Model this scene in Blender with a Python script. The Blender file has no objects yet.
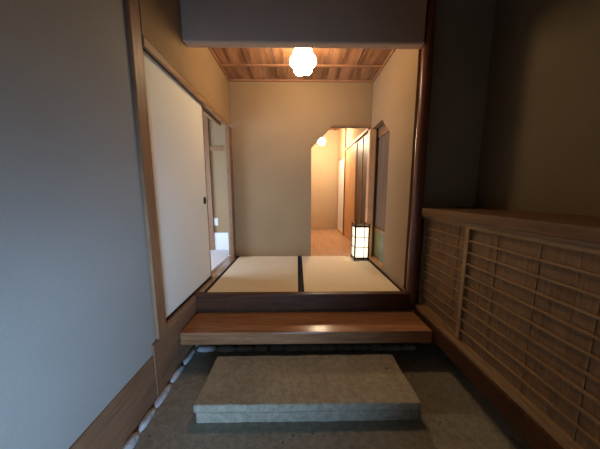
import bpy, bmesh, math, random
from mathutils import Vector, Matrix, noise
random.seed(4)
C = bpy.context.scene.collection
S = bpy.context.scene

# ---------------------------------------------------------------- camera
cam_d = bpy.data.cameras.new('camera'); cam = bpy.data.objects.new('camera', cam_d); C.objects.link(cam)
cam_d.sensor_fit = 'HORIZONTAL'; cam_d.sensor_width = 36; cam_d.lens = 36*225/600
cam_d.clip_start = 0.02
cam.location = (0, 0, 1.29)
cam.rotation_euler = (math.pi/2 - math.atan(30.5/225), 0, -math.atan(3/225))
S.camera = cam
# ---------------------------------------------------------------- world, exposure, daylight
S.view_settings.view_transform = 'Standard'; S.view_settings.look = 'None'
S.view_settings.gamma = 1; S.view_settings.use_curve_mapping = False
S.view_settings.exposure = 0.55
w = bpy.data.worlds.new('world'); S.world = w; w.use_nodes = True
w.node_tree.nodes['Background'].inputs[0].default_value = (0.45, 0.62, 1.0, 1)
w.node_tree.nodes['Background'].inputs[1].default_value = 0.15
def area(name, loc, rot, sx, sy, power, col, spread=180):
    l = bpy.data.lights.new(name, 'AREA'); l.shape = 'RECTANGLE'; l.size = sx; l.size_y = sy
    l.energy = power; l.color = col; l.spread = math.radians(spread)
    o = bpy.data.objects.new(name, l); C.objects.link(o); o.location = loc; o.rotation_euler = rot
    return o
PI = math.pi
# daylight entering by an unseen low window, added behind the viewer to light the left wall, and by the garden side of the left room
e_pos, e_aim = Vector((0.08, -1.02, 0.30)), Vector((-0.92, 0.62, 0.80))
area('daylight_entrance', e_pos, (e_aim-e_pos).to_track_quat('-Z', 'Y').to_euler(), 0.75, 0.42, 17, (0.37, 0.61, 1.0), 96)
area('daylight_side_room', (-2.95, 2.0, 1.1), (PI/2, 0, -PI/2), 1.6, 1.6, 80, (0.52, 0.70, 1.0))

# ---------------------------------------------------------------- materials
def mat(name, base=(0.5, 0.5, 0.5), rough=0.7, emit=None, strength=0, spec=0.5, metallic=0):
    m = bpy.data.materials.new(name); m.use_nodes = True
    b = m.node_tree.nodes['Principled BSDF']
    b.inputs['Base Color'].default_value = (*base, 1); b.inputs['Roughness'].default_value = rough
    b.inputs['Specular IOR Level'].default_value = spec; b.inputs['Metallic'].default_value = metallic
    if emit:
        b.inputs['Emission Color'].default_value = (*emit, 1); b.inputs['Emission Strength'].default_value = strength
    return m
def coords(m, scale=(1, 1, 1), rot=(0, 0, 0)):
    n = m.node_tree.nodes; l = m.node_tree.links
    tc = n.new('ShaderNodeTexCoord'); mp = n.new('ShaderNodeMapping')
    mp.inputs['Scale'].default_value = scale; mp.inputs['Rotation'].default_value = rot
    l.new(tc.outputs['Object'], mp.inputs['Vector']); return mp.outputs['Vector']
def tex(m, vec, scale, detail=3, rough=0.5, dist=0.0):
    t = m.node_tree.nodes.new('ShaderNodeTexNoise'); t.inputs['Scale'].default_value = scale
    t.inputs['Detail'].default_value = detail; t.inputs['Roughness'].default_value = rough
    t.inputs['Distortion'].default_value = dist
    m.node_tree.links.new(vec, t.inputs['Vector']); return t.outputs['Fac']
def ramp(m, fac, stops):
    r = m.node_tree.nodes.new('ShaderNodeValToRGB'); e = r.color_ramp.elements
    while len(e) < len(stops): e.new(0.5)
    for k, (p, c) in enumerate(stops): e[k].position = p; e[k].color = (*c, 1)
    m.node_tree.links.new(fac, r.inputs['Fac']); return r.outputs['Color']
def mixc(m, fac, a, b, mode='MIX'):
    x = m.node_tree.nodes.new('ShaderNodeMix'); x.data_type = 'RGBA'; x.blend_type = mode
    l = m.node_tree.links
    for i, v in ((0, fac), (6, a), (7, b)):
        if isinstance(v, (int, float)): x.inputs[i].default_value = v
        elif isinstance(v, tuple): x.inputs[i].default_value = (*v, 1)
        else: l.new(v, x.inputs[i])
    return x.outputs[2]
def base(m, out): m.node_tree.links.new(out, m.node_tree.nodes['Principled BSDF'].inputs['Base Color'])
def bump(m, fac, strength=0.3, dist=0.002):
    b = m.node_tree.nodes.new('ShaderNodeBump'); b.inputs['Strength'].default_value = strength
    b.inputs['Distance'].default_value = dist
    m.node_tree.links.new(fac, b.inputs['Height'])
    m.node_tree.links.new(b.outputs['Normal'], m.node_tree.nodes['Principled BSDF'].inputs['Normal'])

def plaster(name, c):
    m = mat(name, c, 0.95, spec=0.1)
    v = coords(m)
    f = tex(m, v, 260, 4, 0.7); g = tex(m, v, 2.5, 3)
    a = ramp(m, f, [(0.3, tuple(x*0.80 for x in c)), (0.7, tuple(x*1.14 for x in c))])
    base(m, mixc(m, 0.35, a, ramp(m, g, [(0.3, tuple(x*0.88 for x in c)), (0.7, tuple(x*1.1 for x in c))])))
    bump(m, f, 0.35, 0.002); return m
def wood(name, dark, light, axis='x', rough=0.45, grain=1.0, ring=True, spec=0.5):
    """long grain along the given axis"""
    m = mat(name, light, rough, spec=spec)
    long, cross = 1.1*grain, 16*grain
    sc = {'x': (long, cross, cross), 'y': (cross, long, cross), 'z': (cross, cross, long)}[axis]
    v = coords(m, sc)
    f = tex(m, v, 1.0, 5, 0.65, 1.2)
    v2 = coords(m, tuple(s*5 for s in sc)); f2 = tex(m, v2, 1.2, 3, 0.6)
    mid = tuple((a+b)/2 for a, b in zip(dark, light))
    c1 = ramp(m, f, [(0.30, dark), (0.47, mid), (0.53, light), (0.60, mid), (0.75, light)])
    c2 = ramp(m, f2, [(0.35, tuple(x*0.72 for x in mid)), (0.65, tuple(min(1, x*1.15) for x in light))])
    base(m, mixc(m, 0.42, c1, c2)); bump(m, f2, 0.12, 0.001)
    return m

M_wall = plaster('juraku_plaster', (0.355, 0.240, 0.128))
M_wallg = plaster('grey_plaster', (0.36, 0.345, 0.30))
M_rec = plaster('dimmed_recess_plaster', (0.20, 0.152, 0.092))  # darker plaster copy, the dimness of the recess wall put into its colour
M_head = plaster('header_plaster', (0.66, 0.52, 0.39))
M_hallw = plaster('hall_plaster', (0.54, 0.41, 0.26))
M_ceil = wood('ceiling_cedar', (0.10, 0.036, 0.016), (0.50, 0.25, 0.12), 'y', 0.5, 0.5)
nt = M_ceil.node_tree
wv = nt.nodes.new('ShaderNodeTexWave'); wv.wave_type = 'RINGS'; wv.rings_direction = 'Y'
wv.inputs['Scale'].default_value = 7.0; wv.inputs['Distortion'].default_value = 5.0; wv.inputs['Detail'].default_value = 2; wv.inputs['Detail Scale'].default_value = 0.8
nt.links.new(coords(M_ceil, (1.0, 0.22, 1.0)), wv.inputs['Vector'])
old = nt.nodes['Principled BSDF'].inputs['Base Color'].links[0].from_socket
base(M_ceil, mixc(M_ceil, 0.75, old, ramp(M_ceil, wv.outputs['Fac'], [(0.0, (0.42, 0.36, 0.32)), (0.5, (1, 1, 1))]), 'MULTIPLY'))
M_batten = wood('ceiling_batten', (0.26, 0.12, 0.06), (0.40, 0.20, 0.11), 'x', 0.5)
M_post = wood('post_wood', (0.19, 0.085, 0.036), (0.33, 0.17, 0.08), 'z', 0.45)
M_postr = wood('round_post_wood', (0.11, 0.035, 0.018), (0.20, 0.07, 0.035), 'z', 0.3)
M_beam = wood('sill_wood', (0.15, 0.075, 0.035), (0.28, 0.15, 0.075), 'y', 0.5)
M_lint = wood('lintel_wood', (0.22, 0.115, 0.052), (0.36, 0.20, 0.095), 'y', 0.5)
M_sill = wood('polished_sill_wood', (0.24, 0.13, 0.065), (0.38, 0.22, 0.12), 'y', 0.18, spec=0.7)
M_step = wood('step_board_wood', (0.17, 0.072, 0.030), (0.44, 0.21, 0.095), 'x', 0.24, 0.8, spec=0.35)
M_kam = wood('threshold_beam_wood', (0.04, 0.016, 0.009), (0.11, 0.046, 0.022), 'x', 0.35, spec=0.2)
M_hall = wood('hall_floor_wood', (0.46, 0.25, 0.14), (0.68, 0.42, 0.26), 'y', 0.3, 0.7)
M_cab = wood('cabinet_wood', (0.23, 0.135, 0.06), (0.38, 0.235, 0.115), 'y', 0.5)
M_count = wood('counter_wood', (0.12, 0.06, 0.028), (0.22, 0.12, 0.058), 'y', 0.5, spec=0.3)
M_cabz = wood('cabinet_panel_wood', (0.13, 0.068, 0.03), (0.30, 0.175, 0.085), 'z', 0.6, 1.4)
M_orange = wood('hall_panel_wood', (0.42, 0.22, 0.10), (0.62, 0.36, 0.18), 'z', 0.5, 0.5)
M_dark = mat('dark_glass_panel', (0.075, 0.048, 0.034), 0.5)
base(M_dark, ramp(M_dark, tex(M_dark, coords(M_dark, (18, 18, 0.8)), 1.0, 3), [(0.35, (0.045, 0.026, 0.018)), (0.7, (0.12, 0.085, 0.062))]))
M_green = mat('grey_green_panel', (0.12, 0.125, 0.07), 0.6)
base(M_green, ramp(M_green, tex(M_green, coords(M_green), 8, 3), [(0.3, (0.15, 0.15, 0.085)), (0.7, (0.21, 0.21, 0.13))]))
M_grey = mat('grey_brown_panel', (0.13, 0.105, 0.085), 0.85, spec=0.1)
base(M_grey, ramp(M_grey, tex(M_grey, coords(M_grey, (12, 12, 1)), 1, 3), [(0.3, (0.15, 0.10, 0.065)), (0.7, (0.22, 0.155, 0.10))]))
M_black = mat('black_lacquer', (0.012, 0.011, 0.012), 0.4)
base(M_black, ramp(M_black, tex(M_black, coords(M_black), 60, 2), [(0.3, (0.010, 0.009, 0.010)), (0.7, (0.016, 0.014, 0.016))]))
def paper(name, c):
    m = mat(name, c, 0.85, spec=0.2); v = coords(m)
    f = tex(m, v, 90, 4, 0.7)
    base(m, ramp(m, f, [(0.3, tuple(x*0.95 for x in c)), (0.7, tuple(min(1, x*1.03) for x in c))])); return m
M_fus = paper('sliding_door_paper', (0.90, 0.87, 0.73))
M_white = paper('white_paper_and_daylit_floor', (0.82, 0.83, 0.84))
M_plast = paper('switch_plastic', (0.75, 0.74, 0.70))

M_tat = mat('tatami_rush', (0.62, 0.5, 0.3), 0.75, spec=0.25)
v = coords(M_tat); n = M_tat.node_tree.nodes; l = M_tat.node_tree.links
wv = n.new('ShaderNodeTexWave'); wv.bands_direction = 'Y'; wv.inputs['Scale'].default_value = 60; wv.inputs['Distortion'].default_value = 0.4
l.new(v, wv.inputs['Vector'])
f = tex(M_tat, coords(M_tat, (4, 120, 1)), 1, 3)
base(M_tat, mixc(M_tat, 0.5, ramp(M_tat, f, [(0.3, (0.78, 0.66, 0.45)), (0.7, (0.90, 0.78, 0.55))]), ramp(M_tat, wv.outputs['Fac'], [(0.0, (0.78, 0.66, 0.45)), (1.0, (0.88, 0.76, 0.54))])))
bump(M_tat, wv.outputs['Fac'], 0.15, 0.001)
M_heri = mat('tatami_edging_cloth', (0.014, 0.013, 0.02), 0.8, spec=0.2)
base(M_heri, ramp(M_heri, tex(M_heri, coords(M_heri), 300, 2), [(0.3, (0.010, 0.009, 0.016)), (0.7, (0.022, 0.020, 0.03))]))

def stone(name, c, spot, sc, thr=0.66):
    m = mat(name, c, 0.85, spec=0.3); v = coords(m)
    f = tex(m, v, 95, 4, 0.8); g = tex(m, v, 3, 4); s = tex(m, v, sc, 2, 0.5); h = tex(m, v, 26, 4, 0.7)
    a = ramp(m, f, [(0.36, tuple(x*0.45 for x in c)), (0.5, c), (0.64, tuple(x*1.6 for x in c))])
    a = mixc(m, 0.55, a, ramp(m, h, [(0.38, tuple(x*0.55 for x in c)), (0.62, tuple(x*1.4 for x in c))]))
    a = mixc(m, 0.35, a, ramp(m, g, [(0.35, tuple(x*0.68 for x in c)), (0.65, tuple(x*1.2 for x in c))]))
    k = ramp(m, s, [(thr, (0, 0, 0)), (thr+0.05, (1, 1, 1))])
    base(m, mixc(m, k, a, spot)); bump(m, f, 0.7, 0.004); return m
M_floor = stone('aggregate_concrete', (0.30, 0.275, 0.21), (0.09, 0.08, 0.06), 30, 0.69)
M_stone = stone('stepping_granite', (0.36, 0.325, 0.235), (0.10, 0.10, 0.07), 17, 0.70)
M_peb = stone('edging_stone_grey', (0.50, 0.50, 0.48), (0.3, 0.3, 0.3), 30, 0.75)
M_found = stone('foundation_mortar', (0.26, 0.25, 0.20), (0.12, 0.12, 0.10), 30, 0.75)

def glow(name, c, e, cam_c=None):
    m = mat(name, c, 0.6, c, e)
    f = tex(m, coords(m), 40, 3)
    m.node_tree.links.new(ramp(m, f, [(0.3, tuple(x*0.93 for x in c)), (0.7, c)]), m.node_tree.nodes['Principled BSDF'].inputs['Emission Color'])
    return m
M_pend = glow('lit_pendant_shade', (1.0, 0.75, 0.46), 31)
M_globe = glow('lit_hall_globe', (1.0, 0.76, 0.50), 250)
M_andon = glow('lit_lantern_paper', (1.0, 0.82, 0.54), 1.35)

# ---------------------------------------------------------------- mesh helpers
def box(bm, x0, x1, y0, y1, z0, z1, bev=0.0):
    r = bmesh.ops.create_cube(bm, size=1)
    vs = r['verts']
    for q in vs:
        q.co = Vector(((x0+x1)/2 + q.co.x*(x1-x0), (y0+y1)/2 + q.co.y*(y1-y0), (z0+z1)/2 + q.co.z*(z1-z0)))
    if bev:
        es = list({e for q in vs for e in q.link_edges})
        bmesh.ops.bevel(bm, geom=es, offset=bev, segments=3, profile=0.5, affect='EDGES')
def cyl(bm, c, r0, r1, h, seg=24, axis='z'):
    rot = {'z': Matrix(), 'x': Matrix.Rotation(PI/2, 4, 'Y'), 'y': Matrix.Rotation(-PI/2, 4, 'X')}[axis]
    bmesh.ops.create_cone(bm, cap_ends=True, segments=seg, radius1=r0, radius2=r1, depth=h, matrix=Matrix.Translation(c) @ rot)
def prism(bm, pts, a0, a1, plane):
    """polygon pts extruded between a0 and a1; plane 'xz' extrudes along y, 'yz' along x"""
    f = (lambda p, a: (p[0], a, p[1])) if plane == 'xz' else (lambda p, a: (a, p[0], p[1]))
    A = [bm.verts.new(f(p, a0)) for p in pts]; B = [bm.verts.new(f(p, a1)) for p in pts]
    bm.faces.new(A); bm.faces.new(B[::-1])
    for i in range(len(pts)):
        j = (i+1) % len(pts); bm.faces.new((A[i], B[i], B[j], A[j]))
    bmesh.ops.recalc_face_normals(bm, faces=bm.faces[:])
def obj(name, bm, m, parent=None, smooth=False):
    me = bpy.data.meshes.new(name)
    if parent is not None:
        o_ = parent; loc = Vector((0, 0, 0))
        while o_ is not None: loc += o_.location; o_ = o_.parent
        bmesh.ops.translate(bm, verts=bm.verts[:], vec=-loc)
    bm.to_mesh(me); bm.free()
    if smooth:
        for p in me.polygons: p.use_smooth = True
    me.materials.append(m)
    o = bpy.data.objects.new(name, me); C.objects.link(o)
    if parent is not None: o.parent = parent
    return o
def boxes(name, m, bs, parent=None, bev=0.0):
    bm = bmesh.new()
    for b in bs: box(bm, *b, bev=bev)
    return obj(name, bm, m, parent)
def struct(o): o['kind'] = 'structure'; return o
def thing(name, label, cat, loc, group=None):
    o = bpy.data.objects.new(name, None); C.objects.link(o); o.location = loc; o.empty_display_size = 0.1
    tag(o, label, cat, group); return o
def tag(o, label, cat, group=None):
    o['label'] = label; o['category'] = cat
    if group: o['group'] = group
    return o

# ---------------------------------------------------------------- the setting
WL, WR, YB, ZF, ZC = -0.87, 0.985, 3.10, 0.42, 2.73
# earth floor of the entrance
struct(boxes('floor', M_floor, [(-0.93, 1.75, -1.2, 1.86, -0.12, 0.0)]))
# near left wall
struct(boxes('wall_left', M_wallg, [(-1.03, -0.893, -0.58, 1.320, 0.27, 2.98)]))
struct(boxes('baseboard_left', M_beam, [(-1.03, -0.884, -0.58, 1.275, -0.02, 0.305)], bev=0.004))
struct(boxes('trim_1', M_beam, [(-1.03, -0.880, 1.277, 1.861, -0.02, 0.375)], bev=0.004))       # deeper sill piece below the doorway
bm = bmesh.new(); box(bm, -1.03, -0.872, 1.322, 1.412, 0.376, 2.98, bev=0.008)
struct(obj('trim_2', bm, M_post))                                                              # left square post
struct(boxes('trim_3', M_sill, [(-0.978, -0.880, 1.413, 1.861, 0.377, 0.418), (-0.978, -0.898, 1.861, 1.925, 0.377, 0.418), (-0.978, -0.838, 1.925, YB-0.002, 0.378, 0.418), (-0.978, -0.942, 1.413, YB-0.002, 0.418, 0.421), (-0.898, -0.880, 1.413, 1.861, 0.418, 0.421), (-0.895, -0.838, 1.925, YB-0.002, 0.418, 0.421)]))                          # grooved sill of the sliding door
struct(boxes('trim_4', M_lint, [(-0.885, -0.864, 1.413, 2.955, 2.125, 2.172), (-0.985, -0.945, 1.413, 2.955, 2.125, 2.178), (-0.945, -0.885, 1.413, 2.955, 2.155, 2.178)], bev=0.002))          # lintel above it
struct(boxes('trim_5', M_beam, [(-0.905, -0.857, 2.985, 3.098, 0.421, 2.145)], bev=0.003))
struct(boxes('wall_left_upper', M_wall, [(-0.98, WL, 1.413, 3.098, 2.18, 2.98)]))
# header wall between entrance and mat room
bm = bmesh.new(); box(bm, WL, 1.0, 1.90, 1.975, 2.44, 2.98, bev=0.0)
es = [e for e in bm.edges if all(abs(q.co.z-2.44) < 1e-4 for q in e.verts)]
bmesh.ops.bevel(bm, geom=es, offset=0.016, segments=4, profile=0.5, affect='EDGES')
struct(obj('wall_header', bm, M_head))
# back wall with the doorway that has a cut corner
bm = bmesh.new()
prism(bm, [(-0.93, 0.30), (0.193, 0.30), (0.193, 1.905), (0.449, 2.165), (WR, 2.165), (WR+0.07, 2.165), (WR+0.07, 2.95), (-0.93, 2.95)], 3.10, 3.165, 'xz')
struct(obj('wall_back', bm, M_wall))
struct(boxes('trim_6', M_lint, [(0.46, 0.945, 3.088, 3.0995, 2.168, 2.190)], bev=0.002))       # thin strip over the doorway
# right wall of mat room with its own cut-corner opening
bm = bmesh.new()
prism(bm, [(1.975, 0.30), (2.48, 0.30), (2.48, 1.935), (2.72, 2.14), (3.098, 2.14), (3.098, 2.95), (1.90, 2.95), (1.90, 2.442), (1.975, 2.442)], WR, WR+0.07, 'yz')
o = struct(obj('wall_right', bm, M_wall))
o.location.x = 0.0
struct(boxes('trim_7', M_orange, [(0.955, 1.045, 3.055, 3.14, 0.40, 2.138)], bev=0.012))          # corner post of the two openings
# round log post at the right
bm = bmesh.new()
seg = 28; rings = 24; px, py_ = 1.032, 1.925
prev = None
for i in range(rings+1):
    z = 0.275 + (2.98-0.275)*i/rings
    ring = []
    for j in range(seg):
        a = 2*PI*j/seg
        r = 0.044 + 0.0016*math.sin(3*a+z*2.1) + 0.0016*math.sin(z*7.0+a)
        ring.append(bm.verts.new((px+r*math.cos(a), py_+r*math.sin(a), z)))
    if prev:
        for j in range(seg): bm.faces.new((prev[j], prev[(j+1) % seg], ring[(j+1) % seg], ring[j]))
    else: bm.faces.new(ring[::-1])
    prev = ring
bm.faces.new(prev)
struct(obj('trim_8', bm, M_postr, smooth=True))
# recess walls over the cabinet
struct(boxes('wall_recess_end', M_wallg, [(1.088, 1.68, 1.985, 2.07, -0.05, 2.98)]))
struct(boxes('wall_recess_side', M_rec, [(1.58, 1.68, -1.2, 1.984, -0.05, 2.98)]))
# wall behind the viewer, with an unseen low window put in to shape the daylight
struct(boxes('wall_rear', M_wallg, [(-0.93, -0.50, -0.58, -0.5, 0, 2.98), (0.42, 1.68, -0.58, -0.5, 0, 2.98), (-0.50, 0.42, -0.58, -0.5, 0, 0.04), (-0.50, 0.42, -0.58, -0.5, 0.66, 2.98)]))
struct(boxes('added_window_1', M_post, [(-0.50, -0.48, -0.57, -0.51, 0.04, 0.66), (0.40, 0.42, -0.57, -0.51, 0.04, 0.66), (-0.48, 0.40, -0.57, -0.51, 0.04, 0.06), (-0.48, 0.40, -0.57, -0.51, 0.64, 0.66)]))
struct(boxes('ceiling', M_ceil, [(-1.05, 1.75, -1.28, 1.90, 2.98, 3.04)]))
# mat-room ceiling: boards with seams, edge moulding and cross battens
bm = bmesh.new(); x = WL; k = 0
while x < WR - 0.01:
    x1 = min(x+0.31, WR); box(bm, x, x1-0.006, 1.977, 3.098, ZC+0.003*(k % 2), ZC+0.02, bev=0.0); x = x1; k += 1
struct(obj('ceiling_mat_room', bm, M_ceil))
struct(boxes('trim_9', M_batten, [(WL, WR, 2.735, 2.765, ZC-0.018, ZC-0.0005), (WL, WR, 2.20, 2.23, ZC-0.018, ZC-0.0005), (WL, WR, 3.075, 3.098, ZC-0.02, ZC-0.0005)]))
struct(boxes('trim_10', M_batten, [(WL, WL+0.022, 1.98, 3.074, ZC-0.022, ZC-0.0005), (WR-0.022, WR, 1.98, 3.074, ZC-0.022, ZC-0.0005)]))
# raised threshold beam (agari-kamachi) and the foundation below
struct(boxes('trim_11', M_kam, [(-0.897, 0.983, 1.862, 1.924, 0.27, 0.4215)], bev=0.006))
struct(boxes('floor_subfloor', M_found, [(-1.03, 1.085, 1.862, 3.1, -0.05, 0.268), (-0.83, WR, 1.926, YB, 0.27, 0.366)]))
struct(boxes('trim_12', M_lint, [(WR-0.018, WR-0.001, 1.926, 2.478, 0.367, 0.423)]))
# sill and closed panels behind the right opening
struct(boxes('trim_13', M_orange, [(WR, 1.11, 2.482, 3.054, 0.38, 0.421), (1.056, 1.11, 3.054, 3.165, 0.38, 0.421)]))
d = struct(boxes('door_3', M_post, [(1.07, 1.11, 2.30, 2.40, 0.422, 2.2), (1.07, 1.11, 2.40, 3.165, 2.02, 2.2), (1.07, 1.11, 2.40, 3.165, 0.80, 0.83), (1.07, 1.11, 3.125, 3.165, 0.422, 2.02)]))
boxes('upper_panel', M_grey, [(1.085, 1.10, 2.40, 3.125, 0.83, 2.02)], d)
boxes('lower_panel', M_green, [(1.085, 1.10, 2.40, 3.125, 0.422, 0.80)], d)
struct(boxes('wall_alcove', M_wall, [(1.112, 1.18, 2.10, 3.23, 0.3, 2.7), (1.056, 1.112, 2.10, 2.29, 0.3, 2.7), (1.056, 1.112, 3.167, 3.23, 0.3, 2.7)]))
struct(boxes('ceiling_alcove', M_ceil, [(1.056, 1.26, 2.10, 3.6, 2.7, 2.74)]))
# corridor beyond
bm = bmesh.new(); x = -0.9
while x < 1.0:
    box(bm, x, min(x+0.12, 1.0)-0.0015, 3.105, 5.62, 0.38, 0.419); x += 0.12
struct(obj('floor_corridor', bm, M_hall))
struct(boxes('wall_corridor_end', M_hallw, [(-0.9, 1.05, 5.55, 5.62, 0.421, 2.85)]))
struct(boxes('wall_corridor_left', M_hallw, [(-0.90, -0.84, 3.17, 5.55, 0.38, 2.85)]))
struct(boxes('ceiling_corridor', M_ceil, [(-0.84, 1.05, 3.17, 5.55, 2.78, 2.83)]))
struct(boxes('wall_corridor_right', M_hallw, [(0.99, 1.05, 3.17, 4.66, 2.19, 2.78), (0.99, 1.05, 4.71, 5.55, 2.10, 2.78)]))
struct(boxes('trim_14', M_orange, [(0.965, 1.05, 3.165, 4.66, 2.15, 2.188)]))
struct(boxes('trim_15', M_post, [(0.965, 1.05, 4.662, 4.708, 0.42, 2.78)]))
d = struct(boxes('door_4', M_post, [(0.99, 1.03, 3.165, 3.205, 0.42, 2.149), (0.99, 1.03, 3.50, 3.53, 0.42, 2.149), (0.99, 1.03, 3.83, 3.87, 0.42, 2.149)]))
boxes('dark_panel', M_dark, [(1.0, 1.02, 3.205, 3.50, 0.42, 2.149), (1.0, 1.02, 3.53, 3.83, 0.42, 2.149)], d)
struct(boxes('door_5', M_orange, [(0.985, 1.03, 3.872, 4.66, 0.42, 2.149)]))
d = struct(boxes('door_6', M_orange, [(0.98, 1.03, 4.71, 4.75, 0.42, 2.099), (0.98, 1.03, 5.47, 5.51, 0.42, 2.099), (0.98, 1.03, 4.75, 5.47, 2.06, 2.099), (0.98, 1.03, 4.75, 5.47, 0.42, 0.45)]))
boxes('paper_panel', M_white, [(0.995, 1.015, 4.75, 5.47, 0.45, 2.06)], d)
# room to the left, seen past the sliding door
struct(boxes('floor_side_room', M_white, [(-3.0, -0.98, 1.3, 3.55, 0.36, 0.419), (-0.98, -0.905, 3.166, 3.49, 0.36, 0.419), (-0.98, -0.932, 3.101, 3.165, 0.36, 0.419)]))  # floor drawn white, the wash of daylight put into its colour
struct(boxes('wall_side_room_back', M_wall, [(-3.0, -0.99, 3.50, 3.56, 0.42, 2.7)]))
struct(boxes('wall_side_room_front', M_wall, [(-3.0, -1.035, 1.24, 1.30, 0.36, 2.7)]))
struct(boxes('wall_side_room_partition', M_wall, [(-0.98, -0.90, 3.17, 3.50, 0.42, 2.7)]))
struct(boxes('ceiling_side_room', M_ceil, [(-3.0, -0.985, 1.3, 3.56, 2.7, 2.75)]))
struct(boxes('baseboard_side_room', M_white, [(-1.40, -0.985, 3.485, 3.498, 0.42, 0.69)]))
struct(boxes('trim_16', M_post, [(-1.367, -1.30, 3.47, 3.499, 0.42, 2.69), (-3.0, -0.992, 3.478, 3.499, 1.93, 1.99)]))
d = struct(boxes('window_2', M_post, [(-3.0, -2.96, 1.3, 1.34, 0.42, 2.0), (-3.0, -2.96, 2.8, 2.84, 0.42, 2.0), (-3.0, -2.96, 1.34, 2.8, 1.96, 2.0)]))
d2 = struct(boxes('wall_side_room_left', M_wall, [(-3.06, -3.0, 1.24, 3.56, 0.36, 2.75)]))

# ---------------------------------------------------------------- fusuma
d = struct(boxes('door_1', M_fus, [(-0.938, -0.905, 1.427, 2.282, 0.442, 2.15)]))
boxes('door_frame', M_black, [(-0.940, -0.901, 1.415, 2.295, 0.4225, 0.442), (-0.940, -0.901, 1.415, 2.295, 2.132, 2.152)], d)
boxes('door_edge', M_post, [(-0.940, -0.902, 1.415, 1.427, 0.442, 2.132), (-0.940, -0.902, 2.282, 2.295, 0.442, 2.132)], d)
bm = bmesh.new(); cyl(bm, (-0.903, 2.225, 1.225), 0.026, 0.026, 0.008, 28, 'x')
for q in bm.verts: q.co.z = 1.225 + (q.co.z-1.225)*1.35
obj('door_pull', bm, M_black, d)

# ---------------------------------------------------------------- tatami
def tatami(x0, x1, label):
    t = thing('tatami_mat', label, 'tatami mat', ((x0+x1)/2, 2.5, 0.367), 'tatami mats of the entrance room')
    boxes('rush_surface', M_tat, [(x0+0.028, x1-0.028, 1.926, 3.098, 0.367, 0.4195)], t, bev=0.002)
    for a in (x0, x1-0.028):
        boxes('cloth_edging', M_heri, [(a+0.0005, a+0.0275, 1.926, 3.098, 0.367, 0.421)], t)
tatami(-0.836, 0.036, 'cream rush tatami mat beside the sliding paper door, left of the central black seam')
tatami(0.037, 0.966, 'cream rush tatami mat under the lit floor lantern, right of the central black seam')

# ---------------------------------------------------------------- step board
bm = bmesh.new(); box(bm, -0.872, 1.02, 1.555, 1.86, 0.17, 0.268, bev=0.008)
o = obj('step_board', bm, M_step)
tag(o, 'polished reddish brown wooden step board below the mat room threshold', 'step')

# ---------------------------------------------------------------- stepping stone
def slab(bm, x0, x1, y0, y1, z0, z1, r, amp, n=(34, 12, 3)):
    """worn stone block: a gridded box with rounded edges and slightly uneven faces"""
    tmp = bmesh.new(); box(tmp, x0, x1, y0, y1, z0, z1)
    bmesh.ops.bevel(tmp, geom=tmp.edges[:], offset=r, segments=3, profile=0.6, affect='EDGES')
    for ax, cnt in ((0, n[0]), (1, n[1]), (2, n[2])):
        lo, hi = ((x0, x1), (y0, y1), (z0, z1))[ax]
        for i in range(1, cnt):
            co = [0, 0, 0]; no = [0, 0, 0]; co[ax] = lo+(hi-lo)*i/cnt; no[ax] = 1
            bmesh.ops.bisect_plane(tmp, geom=tmp.verts[:]+tmp.edges[:]+tmp.faces[:], plane_co=co, plane_no=no)
    for q in tmp.verts:
        q.co += Vector((noise.noise(q.co*9), noise.noise(q.co*9+Vector((7, 1, 3))), noise.noise(q.co*7+Vector((2, 9, 5)))))*amp
    me = bpy.data.meshes.new('tmp'); tmp.to_mesh(me); tmp.free(); bm.from_mesh(me); bpy.data.meshes.remove(me)
bm = bmesh.new(); slab(bm, -0.585, 0.705, 1.118, 1.515, 0.068, 0.116, 0.010, 0.004)
slab(bm, -0.576, 0.697, 1.124, 1.505, -0.008, 0.063, 0.006, 0.004)
o = obj('stepping_stone', bm, M_stone, smooth=False)
tag(o, 'wide rectangular grey granite stepping stone on the earth floor before the wooden step', 'stepping stone')

# ---------------------------------------------------------------- edging stones
G = 'pale stones edging the entrance floor'
def pebble(cx, cy, lx, ly, h, seed, label):
    bm = bmesh.new(); bmesh.ops.create_icosphere(bm, subdivisions=3, radius=1)
    for q in bm.verts:
        p = q.co.copy(); s = 1 + 0.16*noise.noise(p*1.3+Vector((seed*3.1, seed, 0)))
        p = Vector([math.copysign(abs(c)**0.72, c) for c in p])*s
        q.co = Vector((cx + p.x*lx/2, cy + p.y*ly/2, p.z*h))
    o = obj('edging_stone', bm, M_peb, smooth=True)
    loc = Vector((cx, cy, 0))
    for q in o.data.vertices: q.co -= loc
    o.location = loc
    tag(o, label, 'stone', G); return o
ys = []; y = 0.44; k = 0
while y < 1.58:
    L = random.uniform(0.11, 0.185); ys.append((y+L/2, L)); y += L+0.002
ORD = ['first', 'second', 'third', 'fourth', 'fifth', 'sixth', 'seventh', 'eighth', 'ninth', 'tenth', 'eleventh']
for i, (cy, L) in enumerate(ys):
    lab = 'pale rounded edging stone against the left baseboard, %s counted from the wooden step' % ORD[len(ys)-1-i]
    pebble(-0.868+random.uniform(-0.004, 0.004), cy, 0.044+random.uniform(-0.006, 0.008), L, 0.022+random.uniform(0, 0.008), i+1, lab)
names = ['first', 'second', 'third', 'fourth', 'fifth', 'sixth', 'seventh', 'eighth', 'ninth', 'tenth', 'eleventh', 'twelfth', 'thirteenth', 'fourteenth', 'fifteenth']
x = -0.84; i = 0
while x < 0.95 and i < 13:
    L = random.uniform(0.11, 0.17)
    pebble(x+L/2, 1.735+random.uniform(-0.006, 0.006), L, 0.06, 0.024+random.uniform(0, 0.008), 20+i,
           'shaded edging stone in the row beneath the step board, %s from the left' % names[i]); x += L+0.003; i += 1
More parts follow.
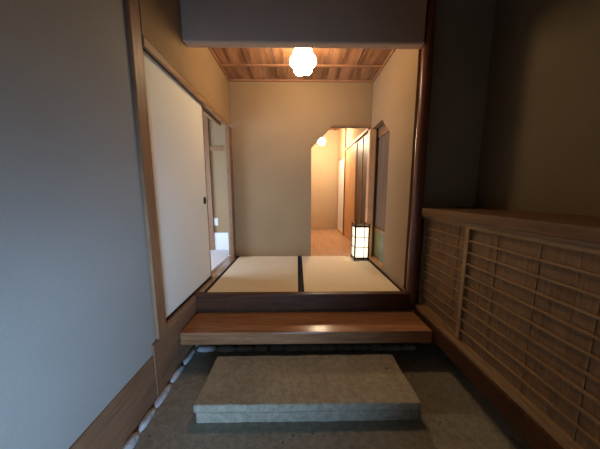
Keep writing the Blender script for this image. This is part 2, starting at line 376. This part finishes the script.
struct(boxes('trim_17', M_found, [(-0.93, 1.55, 1.78, 1.86, 0.0, 0.06)]))

# ---------------------------------------------------------------- shoe cabinet
cb = thing('shoe_cabinet', 'low brown wooden shoe cabinet with slatted sliding doors along the right wall', 'cabinet', (1.3, 0.8, 0))
Y0, Y1 = -0.35, 1.98
bm = bmesh.new(); box(bm, 1.045, 1.578, Y0, 1.87, 1.118, 1.174, bev=0.004); box(bm, 1.10, 1.578, 1.868, 1.983, 1.118, 1.174)
obj('counter_top', bm, M_count, cb)
boxes('plinth_beam', M_kam, [(1.045, 1.12, Y0, 1.868, 0.17, 0.288)], cb, bev=0.005)
boxes('lower_track', M_cab, [(1.058, 1.135, Y0, 1.97, 0.288, 0.312)], cb, bev=0.002)
boxes('upper_track', M_cab, [(1.070, 1.135, Y0, 1.97, 1.098, 1.117)], cb)
boxes('carcass', M_cabz, [(1.12, 1.56, 1.955, 1.98, 0.288, 1.117), (1.12, 1.56, Y0, Y0+0.025, 0.288, 1.117), (1.54, 1.56, Y0, 1.955, 0.288, 1.117), (1.136, 1.54, Y0+0.025, 1.955, 0.288, 0.305)], cb)
def slat_door(y0, y1, xf):
    z0, z1 = 0.313, 1.0975
    d = boxes('sliding_door', M_cab, [(xf, xf+0.026, y1-0.028, y1, z0, z1), (xf, xf+0.026, y0, y0+0.028, z0, z1), (xf, xf+0.026, y0+0.028, y1-0.028, z0, z0+0.018), (xf, xf+0.026, y0+0.028, y1-0.028, z1-0.022, z1)], cb)
    za, zb = z0+0.018, z1-0.022
    # vertical board panel with narrow joints
    bm = bmesh.new(); y = y0+0.02
    while y < y1-0.03:
        ye = min(y+0.15, y1-0.015); box(bm, xf+0.0205, xf+0.0255, y, ye-0.0015, za, zb); y = ye
    obj('board_panel', bm, M_cabz, d)
    bs = [(xf+0.002, xf+0.014, y0+0.028, y1-0.028, za+(zb-za)*k/10-0.0045, za+(zb-za)*k/10+0.0045) for k in range(1, 10)]
    boxes('slats', M_cab, bs, d)
    m = [y0+(y1-y0)*t for t in ((0.28, 0.52, 0.76) if y1-y0 > 0.8 else (0.33, 0.66))]
    boxes('back_bars', M_cab, [(xf+0.0165, xf+0.0205, a-0.002, a+0.002, za, zb) for a in m], d)
slat_door(1.07, 1.925, 1.098)
slat_door(0.50, 1.392, 1.068)
slat_door(-0.32, 0.53, 1.098)

# ---------------------------------------------------------------- pendant lamp
t = thing('pendant_lamp', 'glowing white faceted pendant lamp hanging below the wooden ceiling', 'lamp', (0.059, 2.30, 2.71))
bm = bmesh.new(); bmesh.ops.create_icosphere(bm, subdivisions=5, radius=1)
dirs = []
tmp = bmesh.new(); bmesh.ops.create_icosphere(tmp, subdivisions=1, radius=1); dirs = [q.co.copy().normalized() for q in tmp.verts]; tmp.free()
R_ = Matrix.Rotation(0.5, 3, 'Y') @ Matrix.Rotation(0.35, 3, 'X')
dirs = [R_ @ q for q in dirs]
for q in bm.verts:
    p = q.co.normalized(); m_ = max(p.dot(dd) for dd in dirs)
    r = 0.128 + 0.17*(m_-0.92)
    q.co = Vector((0.059, 2.30, 2.525)) + p*r*0.89
obj('lamp_shade', bm, M_pend, t, smooth=True)
bm = bmesh.new(); cyl(bm, (0.059, 2.30, 2.703), 0.045, 0.045, 0.016); cyl(bm, (0.059, 2.30, 2.667), 0.005, 0.005, 0.06, 12)
obj('ceiling_mount', bm, M_black, t)

# ---------------------------------------------------------------- corridor globe
t = thing('globe_lamp', 'small glowing round lamp high in the corridor beyond the doorway', 'lamp', (0.495, 4.65, 2.779))
bm = bmesh.new(); bmesh.ops.create_uvsphere(bm, u_segments=32, v_segments=18, radius=0.072, matrix=Matrix.Translation((0.495, 4.65, 2.325)))
obj('lamp_shade', bm, M_globe, t, smooth=True)
bm = bmesh.new(); cyl(bm, (0.495, 4.65, 2.59), 0.006, 0.006, 0.37, 12); cyl(bm, (0.495, 4.65, 2.77), 0.04, 0.04, 0.018); cyl(bm, (0.495, 4.65, 2.40), 0.03, 0.02, 0.02)
obj('suspension_rod', bm, M_post, t)

# ---------------------------------------------------------------- andon floor lantern
LX, LY, LW, LH = 0.845, 2.955, 0.088, 0.485
t = thing('floor_lantern', 'lit square paper floor lantern with black lattice frame on the tatami corner', 'lantern', (LX, LY, 0.4215))
zb = 0.4215; hw = LW
bs = []
for sx in (-1, 1):
    for sy in (-1, 1):
        cx, cy = LX+sx*hw, LY+sy*hw
        bs.append((cx-0.009, cx+0.009, cy-0.009, cy+0.009, zb, zb+LH))
for z in (zb+0.03, zb+LH-0.035):
    for s in (-1, 1):
        bs.append((LX-hw+0.009, LX+hw-0.009, LY+s*hw-0.008, LY+s*hw+0.008, z-0.012, z+0.012))
        bs.append((LX+s*hw-0.008, LX+s*hw+0.008, LY-hw+0.009, LY+hw-0.009, z-0.012, z+0.012))
boxes('frame', M_black, bs, t)
bs = []
for s in (-1, 1):
    o1, o2 = sorted((LY+s*(hw+0.005), LY+s*(hw-0.001))); p1, p2 = sorted((LX+s*(hw+0.005), LX+s*(hw-0.001)))
    for k in (1, 2):
        z = zb+0.042+(LH-0.089)*k/3; bs += [(LX-hw+0.009, LX+hw-0.009, o1, o2, z-0.004, z+0.004), (p1, p2, LY-hw+0.009, LY+hw-0.009, z-0.004, z+0.004)]
    a = LX+0.030; bs.append((a-0.004, a+0.004, o1, o2, zb+0.042, zb+LH-0.047)); b_ = LY+0.03; bs.append((p1, p2, b_-0.004, b_+0.004, zb+0.042, zb+LH-0.047))
boxes('lattice', M_black, bs, t)
bs = []
h2 = hw-0.002
for s in (-1, 1):
    a, b = sorted((s*h2, s*(h2-0.002)))
    bs.append((LX-hw+0.009, LX+hw-0.009, LY+a, LY+b, zb+0.040, zb+LH-0.045)); bs.append((LX+a, LX+b, LY-hw+0.009, LY+hw-0.009, zb+0.040, zb+LH-0.045))
boxes('paper_shade', M_andon, bs, t)
boxes('base', M_black, [(LX-hw+0.009, LX+hw-0.009, LY-hw+0.009, LY+hw-0.009, zb+0.02, zb+0.032)], t)
boxes('bulb', M_andon, [(LX-0.02, LX+0.02, LY-0.02, LY+0.02, zb+0.032, zb+0.12)], t, bev=0.012)

# ---------------------------------------------------------------- switch in the side room
t = thing('wall_outlet', 'small white wall socket plate above the white skirting in the side room', 'outlet', (-1.26, 3.4985, 0.86))
boxes('plate', M_plast, [(-1.295, -1.225, 3.492, 3.4985, 0.80, 0.92)], t, bev=0.002)
boxes('socket', M_fus, [(-1.275, -1.245, 3.4895, 3.492, 0.83, 0.89)], t)
